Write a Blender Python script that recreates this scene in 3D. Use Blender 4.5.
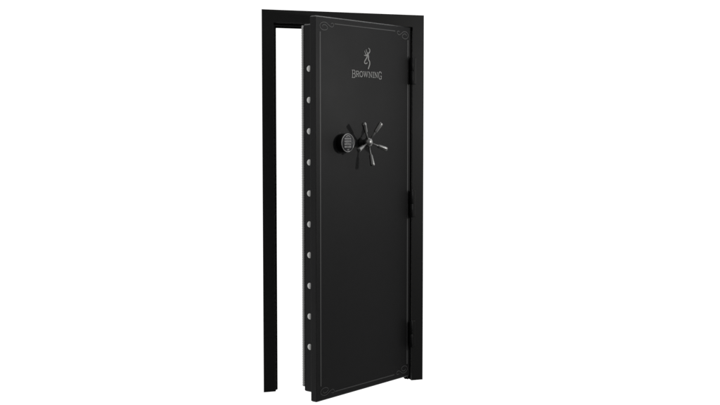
import bpy, bmesh, math, random
from mathutils import Vector, Matrix
random.seed(4)
for o in list(bpy.data.objects): bpy.data.objects.remove(o, do_unlink=True)
SC = bpy.context.scene
COL = SC.collection
PI = math.pi

# ---------------------------------------------------------------- camera
cd = bpy.data.cameras.new('camera'); cam = bpy.data.objects.new('camera', cd); COL.objects.link(cam)
cam.location = (-1.50738, -5.83744, 1.44075)
cam.rotation_euler = (PI/2 - 0.06377, 0, -0.34128)
cd.sensor_width = 36; cd.lens = 1095.708/720*36
cd.clip_start = .05; cd.clip_end = 200
SC.camera = cam

# ---------------------------------------------------------------- white studio surround
W = bpy.data.worlds.new('World'); SC.world = W; W.use_nodes = True
nt = W.node_tree; nt.nodes.clear()
out = nt.nodes.new('ShaderNodeOutputWorld'); bg = nt.nodes.new('ShaderNodeBackground')
tc = nt.nodes.new('ShaderNodeTexCoord'); sx = nt.nodes.new('ShaderNodeSeparateXYZ')
nt.links.new(tc.outputs['Generated'], sx.inputs[0])
def mrange(sock, a, b, c, d):
    n = nt.nodes.new('ShaderNodeMapRange'); n.interpolation_type = 'SMOOTHSTEP'
    n.inputs[1].default_value = a; n.inputs[2].default_value = b
    n.inputs[3].default_value = c; n.inputs[4].default_value = d
    nt.links.new(sock, n.inputs[0]); return n.outputs[0]
BACK, LOW, HIGH = 1.15, .055, .26
front = mrange(sx.outputs['Z'], -.40, .30, LOW, HIGH)          # dim surround behind the camera, graded upward so the door darkens downward
side = mrange(sx.outputs['Y'], -.15, .50, 0, 1)                # white cyclorama beyond the door
mx = nt.nodes.new('ShaderNodeMix'); mx.data_type = 'FLOAT'
nt.links.new(side, mx.inputs[0]); nt.links.new(front, mx.inputs[2]); mx.inputs[3].default_value = BACK
bg.inputs['Color'].default_value = (1, 1, 1, 1)
nt.links.new(mx.outputs[0], bg.inputs['Strength']); nt.links.new(bg.outputs[0], out.inputs[0])

def area(name, loc, target, size, power, col=(1, 1, 1)):
    l = bpy.data.lights.new(name, 'AREA'); l.shape = 'SQUARE'; l.size = size; l.energy = power; l.color = col
    o = bpy.data.objects.new(name, l); COL.objects.link(o); o.location = loc
    o.rotation_euler = (Vector(target) - Vector(loc)).to_track_quat('-Z', 'Y').to_euler()
    return o
area('key_lamp', (2.50, -1.36, 1.74), (.5, -.2, 1.4), .08, 16, (1, .99, .97))
area('side_fill', (3.1, -.38, 3.1), (.80, -.1, 1.9), .9, 6, (.95, .97, 1))  # added unseen fill, lifts the upper right of the door
area('overhead_chamfer_fill', (1.1, 1.7, 4.8), (.55, 0, 2.0), 3.2, 140, (1, 1, 1))  # added unseen fill, puts the bright line on the top chamfers

SC.view_settings.view_transform = 'Standard'; SC.view_settings.look = 'None'
SC.view_settings.exposure = 0; SC.view_settings.gamma = 1
SC.render.engine = 'CYCLES'

# ---------------------------------------------------------------- materials
def mat(name, base, rough, metal=0, spec=.5, bump=0, bscale=900, var=0, coat=0):
    m = bpy.data.materials.new(name); m.use_nodes = True
    n = m.node_tree.nodes; L = m.node_tree.links; p = n['Principled BSDF']
    p.inputs['Base Color'].default_value = (*base, 1); p.inputs['Roughness'].default_value = rough
    p.inputs['Metallic'].default_value = metal; p.inputs['Specular IOR Level'].default_value = spec
    p.inputs['Coat Weight'].default_value = coat
    t = n.new('ShaderNodeTexCoord')
    if bump:
        no = n.new('ShaderNodeTexNoise'); no.inputs['Scale'].default_value = bscale; no.inputs['Detail'].default_value = 3
        L.new(t.outputs['Object'], no.inputs['Vector'])
        b = n.new('ShaderNodeBump'); b.inputs['Strength'].default_value = bump; b.inputs['Distance'].default_value = .0006
        L.new(no.outputs[0], b.inputs['Height']); L.new(b.outputs[0], p.inputs['Normal'])
    if var:
        no = n.new('ShaderNodeTexNoise'); no.inputs['Scale'].default_value = 3.1; no.inputs['Detail'].default_value = 5
        L.new(t.outputs['Object'], no.inputs['Vector'])
        r = n.new('ShaderNodeMapRange'); r.inputs[1].default_value = .3; r.inputs[2].default_value = .7
        r.inputs[3].default_value = rough - var; r.inputs[4].default_value = rough + var
        L.new(no.outputs[0], r.inputs[0]); L.new(r.outputs[0], p.inputs['Roughness'])
    return m
M_PLATE = mat('charcoal_powder_coat', (.0120, .0120, .0125), .53, spec=.20, bump=.25, bscale=700, var=.04)
M_BODY = mat('black_body_paint', (.010, .010, .0105), .5, spec=.2, bump=.2, bscale=700)
M_FRAME = mat('black_frame_paint', (.0115, .0115, .0112), .55, spec=.42, bump=.25, bscale=600, var=.04)
M_DARK = mat('black_plastic', (.006, .006, .006), .45, spec=.3)
M_GASKET_SHADE = mat('black_gasket_recess_shade', (.008, .008, .008), .8, spec=.1)  # gasket rubber; on the jamb its black stands in for shade
M_LINE = mat('silver_pinstripe_ink', (.105, .105, .105), .5, spec=.3)
M_LOGO = mat('silver_print', (.40, .40, .39), .5, spec=.3)
M_METAL = mat('black_nickel', (.29, .29, .285), .38, metal=1, bump=.15, bscale=300)
M_CHROME = mat('chrome_steel', (.46, .46, .45), .34, metal=1, bump=.3, bscale=120, var=.06)
M_STRIP = mat('grey_fire_seal', (.62, .62, .61), .7, spec=.3, bump=.8, bscale=160)
M_FACE = mat('grey_keypad_face', (.075, .075, .08), .4, spec=.4)
M_RING = mat('satin_keypad_ring', (.30, .30, .30), .45, metal=1)
M_KEY = mat('light_grey_keys', (.34, .34, .34), .5, spec=.4)
M_INK = mat('dark_key_ink', (.03, .03, .03), .6)
M_WHITE = mat('white_lens', (.32, .32, .30), .4)

# ---------------------------------------------------------------- mesh helpers
class MB:
    def __init__(s): s.bm = bmesh.new()
    def box(s, x0, x1, y0, y1, z0, z1, bev=0, seg=2):
        g = bmesh.ops.create_cube(s.bm, size=1)['verts']
        for v in g:
            v.co = Vector(((x0+x1)/2 + v.co.x*(x1-x0), (y0+y1)/2 + v.co.y*(y1-y0), (z0+z1)/2 + v.co.z*(z1-z0)))
        if bev:
            es = list({e for v in g for e in v.link_edges})
            bmesh.ops.bevel(s.bm, geom=es, offset=bev, segments=seg, profile=.5, affect='EDGES', clamp_overlap=True)
        return s
    def panel(s, x0, x1, y0, y1, z0, z1, bz, bx):
        """slab with wide chamfers on its top and bottom front edges and fine ones on its upright edges"""
        g = bmesh.ops.create_cube(s.bm, size=1)['verts']
        for v in g: v.co = Vector(((x0+x1)/2 + v.co.x*(x1-x0), (y0+y1)/2 + v.co.y*(y1-y0), (z0+z1)/2 + v.co.z*(z1-z0)))
        es = list({e for v in g for e in v.link_edges}); hor = []; ver = []
        for e in es: (ver if abs(e.verts[0].co.z-e.verts[1].co.z) > .1 else hor).append(e)
        bmesh.ops.bevel(s.bm, geom=hor, offset=bz, segments=1, profile=.5, affect='EDGES')
        ver = [e for e in s.bm.edges if abs(e.verts[0].co.z-e.verts[1].co.z) > .5]
        bmesh.ops.bevel(s.bm, geom=ver, offset=bx, segments=2, profile=.5, affect='EDGES')
        return s
    def prism(s, pts, y0, y1, bev=0):
        """polygon in the XZ plane, extruded along Y"""
        a = [s.bm.verts.new((x, y0, z)) for x, z in pts]; b = [s.bm.verts.new((x, y1, z)) for x, z in pts]
        n = len(pts); fs = [s.bm.faces.new(a), s.bm.faces.new(b[::-1])]
        for i in range(n): fs.append(s.bm.faces.new((a[i], b[i], b[(i+1) % n], a[(i+1) % n])))
        bmesh.ops.recalc_face_normals(s.bm, faces=fs)
        if bev:
            es = [e for e in fs[0].edges]
            bmesh.ops.bevel(s.bm, geom=es, offset=bev, segments=2, profile=.5, affect='EDGES', clamp_overlap=True)
        return s
    def lathe(s, prof, org, axis, seg=40, sx_=1, sz_=1):
        """profile [(t along axis, radius)] turned about an axis from org"""
        ax = Vector(axis).normalized(); up = Vector((0, 0, 1)) if abs(ax.z) < .9 else Vector((1, 0, 0))
        e1 = ax.cross(up).normalized(); e2 = e1.cross(ax).normalized(); org = Vector(org); rings = []
        for t, r in prof:
            if r < 1e-7: rings.append([s.bm.verts.new(org + ax*t)])
            else: rings.append([s.bm.verts.new(org + ax*t + e1*(r*sx_*math.cos(2*PI*k/seg)) + e2*(r*sz_*math.sin(2*PI*k/seg))) for k in range(seg)])
        fs = []
        for A, B in zip(rings, rings[1:]):
            for k in range(seg):
                k2 = (k+1) % seg
                if len(A) == 1 and len(B) == 1: continue
                if len(A) == 1: fs.append(s.bm.faces.new((A[0], B[k], B[k2])))
                elif len(B) == 1: fs.append(s.bm.faces.new((A[k], B[0], A[k2])))
                else: fs.append(s.bm.faces.new((A[k], B[k], B[k2], A[k2])))
        if len(rings[0]) > 1: fs.append(s.bm.faces.new(rings[0]))
        if len(rings[-1]) > 1: fs.append(s.bm.faces.new(rings[-1][::-1]))
        bmesh.ops.recalc_face_normals(s.bm, faces=fs)
        for f in fs: f.smooth = True
        return s
    def ribbon(s, pts, w, y0, y1, closed=False):
        """flat raised line in the XZ plane; w is a width or a function of 0..1"""
        P = [Vector((x, z)) for x, z in pts]; n = len(P)
        wf = w if callable(w) else (lambda t: w)
        L, R = [], []
        for i in range(n):
            a = P[(i-1) % n] if (closed or i) else P[i]; b = P[(i+1) % n] if (closed or i < n-1) else P[i]
            d = (b-a).normalized(); nn = Vector((-d.y, d.x)); h = wf(i/(n-1))/2
            sc = 1.0
            if (closed or 0 < i < n-1):
                d1 = (P[i]-a).normalized(); sc = 1/max(.6, abs(d1.dot(d)))
            L.append(P[i]+nn*h*sc); R.append(P[i]-nn*h*sc)
        vs = [[s.bm.verts.new((q.x, y, q.y)) for q in side] for y in (y0, y1) for side in (L, R)]
        fl, fr, bl, br = vs; fs = []
        for i in range(n if closed else n-1):
            j = (i+1) % n
            for A, B in ((fl, fr), (fr, br), (br, bl), (bl, fl)):
                fs.append(s.bm.faces.new((A[i], A[j], B[j], B[i])))
        if not closed:
            for i in (0, n-1): fs.append(s.bm.faces.new((fl[i], fr[i], br[i], bl[i])))
        bmesh.ops.recalc_face_normals(s.bm, faces=fs)
        return s
    def obj(s, name, m, parent=None, loc=None, rz=None):
        me = bpy.data.meshes.new(name); s.bm.to_mesh(me); s.bm.free(); me.materials.append(m)
        o = bpy.data.objects.new(name, me); COL.objects.link(o)
        if parent: o.parent = parent
        if loc is not None: o.location = loc
        if rz is not None: o.rotation_euler = (0, 0, rz)
        return o
def spline(pts, k=6):
    """Catmull-Rom through the points"""
    P = [Vector(p) for p in pts]; P = [2*P[0]-P[1]] + P + [2*P[-1]-P[-2]]; r = []
    for i in range(1, len(P)-2):
        for j in range(k):
            t = j/k
            r.append(.5*((2*P[i]) + (P[i+1]-P[i-1])*t + (2*P[i-1]-5*P[i]+4*P[i+1]-P[i+2])*t*t + (3*P[i]-P[i-1]-3*P[i+1]+P[i+2])*t**3))
    r.append(P[-2]); return [(v.x, v.y) for v in r]
def empty(name, loc, label, cat):
    o = bpy.data.objects.new(name, None); COL.objects.link(o); o.location = loc
    o['label'] = label; o['category'] = cat; o.empty_display_size = .2; return o

# ---------------------------------------------------------------- the vault door
FW, FH = .9551, 2.110
root = empty('vault_entrance', (0, 0, 0), 'tall black steel vault door standing ajar in its black frame, with keypad and spoked handle', 'vault door')

# frame: front flange, deeper jamb channel, door stop
def U(xo, xi, zo, zi, xr=None, xro=None):
    """inverted U outline: outer left xo, inner left xi, outer top zo, inner top zi"""
    R = FW-xo if xro is None else xro; r = FW-xi if xr is None else xr
    return [(xo, 0), (xo, zo), (R, zo), (R, 0), (r, 0), (r, zi), (xi, zi), (xi, 0)]
frame = MB().prism(U(0, .0665, FH, 2.0405, .8835), 0, .006, .0022).obj('frame', M_FRAME, root)
MB().prism(U(.040, .0700, 2.072, 2.0380, .8860), .0062, .1200).obj('jamb', M_GASKET_SHADE, frame)  # jamb blackened so the shade of the gap is in its colour
MB().prism(U(.0702, .0915, 2.0378, 2.0165, .8635, .8858), .0500, .0680).obj('door_stop', M_GASKET_SHADE, frame)
MB().prism(U(.0750, .0825, 2.0332, 2.0255, .8725, .8800), .0340, .0498, .0012).obj('stop_lip', M_FRAME, frame)
MB().prism(U(.0838, .0910, 2.0244, 2.0172, .8640, .8712), .0440, .0498, .001).obj('gasket', M_GASKET_SHADE, frame)
MB().prism(U(.0702, .0850, 2.0378, 2.0225, .870, .8858), .0682, .1180).obj('jamb_lining', M_FRAME, frame)

# door leaf; its own axes: x from the leading edge to the hinges, -y out of the front face, z up
WD, TH = .81763, .54634
DL = (.87334 - WD*math.cos(TH), .00519 - WD*math.sin(TH), 0)
Z0, Z1 = .0268, 2.0414
plate = MB().panel(0, WD, 0, .038, Z0, Z1, .0055, .0014).obj('door_panel', M_PLATE, root, DL, TH)
body = MB().panel(.028, WD-.034, .0382, .1080, Z0+.040, Z1-.0375, .0055, .0014).obj('door_body', M_BODY, root, DL, TH)
s = MB().box(.0275, WD-.037, .1082, .1215, .092, 1.998)           # light grey fire seal board showing at the rear edge
n = 150
for k in range(n):
    z = .096 + (1.992-.096)*k/n
    s.box(.0245, .0274, .1090, .1208, z, z+.0085, .0005, 1)
s.obj('seal_strip', M_STRIP, body)
MB().box(.050, WD-.056, .1217, .1270, .11, 1.975, .002, 1).obj('back_cover', M_BODY, body)
for k in range(10):
    z = 1.7722 - k*(1.7722-.3102)/9
    MB().lathe([(-.004, .0195), (.0006, .0195), (.0006, .0170)], (.0282, .0665, z), (-1, 0, 0), 32).obj('bolt_collar', M_BODY, body)
    MB().lathe([(-.004, .0163), (.0042, .0163), (.0062, .0150), (.0072, .0110), (.0076, .0)], (.0282, .0665, z), (-1, 0, 0), 36).obj('locking_bolt', M_CHROME, body)

# pinstripe border
YF, YB = -.0008, .0012
lw = .0052
for a in ([(.0350, .107), (.0350, 1.961)], [(.7930, .101), (.7930, 1.966)]):
    MB().ribbon(a, .0085, YF, YB).obj('pinstripe', M_LINE, plate)
for a in ([(.149, 2.0085), (.674, 2.0085)], [(.149, .0590), (.672, .0590)]):
    MB().ribbon(a, .0046, YF, YB).obj('pinstripe', M_LINE, plate)
SCR = [(0.055, 1.9877), (0.0538, 1.9937), (0.0667, 1.9992), (0.0824, 1.9955), (0.0935, 1.9862), (0.0883, 1.9761), (0.0666, 1.9707), (0.0433, 1.9763), (0.0324, 1.9898), (0.0405, 2.0037), (0.0609, 2.011), (0.0813, 2.0099), (0.0977, 2.0016), (0.1136, 1.9936), (0.1284, 1.9909), (0.1413, 1.997), (0.1419, 2.0066), (0.1315, 2.0107), (0.1206, 2.0067)]
for fx, fz in ((0, 0), (1, 0), (0, 1), (1, 1)):
    p = [((.7965-(x-.0324)*.93) if fx else x, (2.0650-z) if fz else z) for x, z in spline(SCR)]
    MB().ribbon(p, .0028 if fz else .0036, YF, YB).obj('corner_scroll', M_LINE, plate)

# stag head emblem: tapering brush strokes
BUCK = [([(.4337, 1.8995), (.4425, 1.8939), (.4462, 1.8866), (.4432, 1.8779), (.4337, 1.871), (.4277, 1.8600)], .004, .0085),
        ([(.4144, 1.8922), (.4157, 1.883), (.4217, 1.8741), (.4285, 1.862)], .003, .0065),
        ([(.3997, 1.8832), (.4039, 1.875), (.4085, 1.8669), (.4150, 1.8600)], .003, .006),
        ([(.3950, 1.8592), (.4097, 1.8572), (.4247, 1.8625)], .003, .008),
        ([(.4247, 1.8649), (.4205, 1.8497), (.4109, 1.838), (.4007, 1.8263), (.3989, 1.818), (.4067, 1.8147), (.4195, 1.8158), (.4215, 1.8228)], .0085, .0045),
        ([(.4277, 1.868), (.4337, 1.8523), (.4337, 1.8373), (.4428, 1.8265), (.4446, 1.8135), (.4386, 1.8001), (.4307, 1.7859)], .009, .0075)]
m = MB()
for i, (p, w0, w1) in enumerate(BUCK):
    m.ribbon(spline(p), (lambda t, a=w0, b=w1: a+(b-a)*t), YF - .00007*i, YB)
m.obj('stag_emblem', M_LOGO, plate)

# slab-serif lettering BROWNING, first and last letters taller
def letter(ch, x, z, w, h):
    sw, tw = .0046, .0032; S = []
    def P(*a): return [(x+u*w, z+v*h) for u, v in a]
    def arc(cx, cy, rx, ry, a0, a1, n=12): return [(x+(cx+rx*math.cos(math.radians(a0+(a1-a0)*i/n)))*w, z+(cy+ry*math.sin(math.radians(a0+(a1-a0)*i/n)))*h) for i in range(n+1)]
    def serif(u, v, l=.26): S.append((P((u-l/2, v), (u+l/2, v)), tw))
    if ch == 'B':
        S += [(P((.2, 0), (.2, 1)), sw), (P((.02, 1), (.62, 1)), tw), (P((.02, 0), (.65, 0)), tw), (P((.2, .53), (.62, .53)), tw),
              (arc(.62, .765, .26, .235, 90, -90), sw), (arc(.64, .265, .30, .265, 90, -90), sw)]
    if ch == 'R':
        S += [(P((.2, 0), (.2, 1)), sw), (P((.02, 1), (.6, 1)), tw), (P((.2, .48), (.6, .48)), tw), (arc(.58, .74, .27, .26, 90, -90), sw),
              (P((.5, .48), (.84, .02)), sw)]; serif(.2, 0, .34); serif(.88, 0, .26)
    if ch == 'O': S += [(arc(.5, .5, .42, .5, 0, 360, 24), sw)]
    if ch == 'W':
        S += [(P((.12, 1), (.3, 0)), sw), (P((.3, 0), (.5, .95)), tw), (P((.5, .95), (.7, 0)), sw), (P((.7, 0), (.88, 1)), tw)]
        serif(.12, 1, .22); serif(.5, .98, .18); serif(.88, 1, .22)
    if ch == 'N':
        S += [(P((.18, 0), (.18, 1)), tw), (P((.18, 1), (.82, 0)), sw), (P((.82, 0), (.82, 1)), tw)]; serif(.14, 1, .26); serif(.18, 0, .30); serif(.82, 1, .30)
    if ch == 'I': S += [(P((.5, 0), (.5, 1)), sw)]; serif(.5, 1, .8); serif(.5, 0, .8)
    if ch == 'G':
        S += [(arc(.5, .5, .42, .5, 50, 300, 20), sw), (P((.88, .98), (.88, .72)), tw), (P((.86, .42), (.86, 0)), sw), (P((.55, .42), (1.0, .42)), tw), (P((.71, .06), (.86, .02)), tw)]
    return S
m = MB(); x = .3245; k = 0
row = [('B', .2915, 1.7350, .0300, .0395)]
for ch, w in (('R', .0300), ('O', .0300), ('W', .0440), ('N', .0320), ('I', .0150), ('N', .0320)):
    row.append((ch, x, 1.7415, w, .0290)); x += w + .0018
row.append(('G', .5200, 1.7350, .0300, .0400))
for a in row:
    for pts, w in letter(*a):
        m.ribbon(pts, w, YF - .00002*k, YB); k += 1
m.obj('lettering', M_LOGO, plate)

# hinges
for zt in (1.867, 1.109, .354):
    zb = zt-.152
    h = MB().box(.8850, .9005, -.0170, -.0002, zb, zt, .003, 2).obj('hinge', M_FRAME, root)
    b = MB()
    for q in range(2):                                            # two knuckles with the split between them
        a, c = zb + .076*q + .0008, zb + .076*(q+1) - .0008
        b.lathe([(0, .0085), (.0015, .0100), (c-a-.0015, .0100), (c-a, .0085)], (.8740, -.0185, a), (0, 0, 1), 28)
    b.obj('knuckle', M_BODY, h)
    MB().lathe([(0, .006), (zt-zb+.006, .006), (zt-zb+.008, .004)], (.8740, -.0185, zb-.002), (0, 0, 1), 20).obj('hinge_pin', M_DARK, h)
    MB().box(.8640, .8845, -.0130, -.0080, zb+.002, zt-.002, .001, 1).obj('hinge_leaf', M_DARK, h)

# keypad lock
KX, KZ = .2145, 1.3858; KY = .0215
kp = MB().lathe([(0, .050), (.003, .0515), (.022, .0515), (.0305, .0520), (.0345, .0505)], (KX, .0005, KZ), (0, -1, 0), 64, 1.04, .97).obj('keypad_lock', M_DARK, root, DL, TH)
MB().lathe([(.0562, .0515), (.0590, .0510), (.0600, .0490), (.0592, .0462), (.0575, .0460)], (KX, KY, KZ), (0, -1, 0), 64, 1.04, .97).obj('bezel', M_RING, kp)
MB().lathe([(.0562, .0459), (.0583, .0457), (.0588, 0)], (KX, KY, KZ), (0, -1, 0), 56, 1.04, .97).obj('keypad_face', M_FACE, kp)
def keybox(cx, cz, w, h): return MB().box(cx-w/2, cx+w/2, -.0612+KY, -.0580+KY, cz-h/2, cz+h/2, .0012, 2)
DIG = {'1': [[(.3, .8), (.5, 1), (.5, 0)]], '2': [[(.1, .8), (.5, 1), (.9, .75), (.1, 0), (.9, 0)]], '3': [[(.1, 1), (.9, 1), (.5, .6), (.9, .3), (.5, 0), (.1, .1)]],
       '4': [[(.7, 0), (.7, 1), (.1, .35), (.95, .35)]], '5': [[(.9, 1), (.2, 1), (.15, .55), (.7, .6), (.9, .3), (.5, 0), (.1, .1)]], '6': [[(.8, 1), (.2, .5), (.2, .1), (.8, .1), (.8, .5), (.2, .5)]],
       '7': [[(.1, 1), (.9, 1), (.4, 0)]], '8': [[(.2, 1), (.8, 1), (.8, .5), (.2, .5), (.2, 1)], [(.2, .5), (.2, 0), (.8, 0), (.8, .5)]], '9': [[(.8, .5), (.2, .5), (.2, 1), (.8, 1), (.8, .4), (.3, 0)]],
       '0': [[(.2, 0), (.2, 1), (.8, 1), (.8, 0), (.2, 0)]]}
for r in range(4):
    for c in range(3):
        cx, cz = KX - .0035 + (c-1)*.0185, KZ + .0225 - r*.0145
        key = keybox(cx, cz, .0165, .0092).obj('key', M_KEY, kp)
t = MB(); kk = 0
for r, rowd in enumerate(('123', '456', '789', ' 0 ')):
    for c, ch in enumerate(rowd):
        if ch == ' ': continue
        cx, cz = KX - .0035 + (c-1)*.0185, KZ + .0225 - r*.0145
        for st in DIG[ch]:
            t.ribbon([(cx-.0022+u*.0044, cz-.0030+v*.0060) for u, v in st], .0010, -.0614-.00002*kk+KY, -.0605+KY); kk += 1
t.obj('key_numerals', M_INK, kp)
MB().lathe([(.0580, .0032), (.0605, .0032), (.0615, .0018), (.0618, 0)], (KX+.0315, KY, KZ-.002), (0, -1, 0), 20).obj('indicator_lamp', M_WHITE, kp)
a_ = [(KX + .036*math.cos(math.radians(q)), KZ + .0375*math.sin(math.radians(q))) for q in range(62, 119, 4)]
MB().ribbon(a_, .0050, -.0606+KY, -.0580+KY).obj('battery_cover', M_KEY, kp)
MB().ribbon([(KX-.008, KZ-.036), (KX+.008, KZ-.036)], .0040, -.0604+KY, -.0580+KY).obj('badge', M_KEY, kp)

# five-spoke handle
HX, HZ, HO = .3770, 1.3880, .050
hb = MB().lathe([(.030, .0170), (.033, .0235), (.037, .0250), (.052, .0250), (.058, .0225), (.064, .0160), (.067, .0080), (.068, 0)],
                (HX, .0005, HZ), (0, -1, 0), 56).obj('handle', M_METAL, root, DL, TH)
MB().lathe([(0, .0290), (.005, .0290), (.008, .0255), (.010, .0180), (.0299, .0168)], (HX, .0005, HZ), (0, -1, 0), 48).obj('escutcheon', M_DARK, hb)
for k in range(5):
    an = math.radians(126.5 - 72*k)
    tip = Vector((.127*math.cos(an), -.029, .127*math.sin(an)))
    Ls = tip.length; d = tip.normalized()
    MB().lathe([(.018, .0050), (.064, .0050), (.068, .0056), (.070, .0082), (.074, .0096), (Ls-.014, .0122), (Ls-.005, .0126), (Ls-.001, .0110), (Ls, .0075), (Ls+.0004, 0)],
               (HX, -HO+.004, HZ), d, 28).obj('spoke', M_METAL, hb)
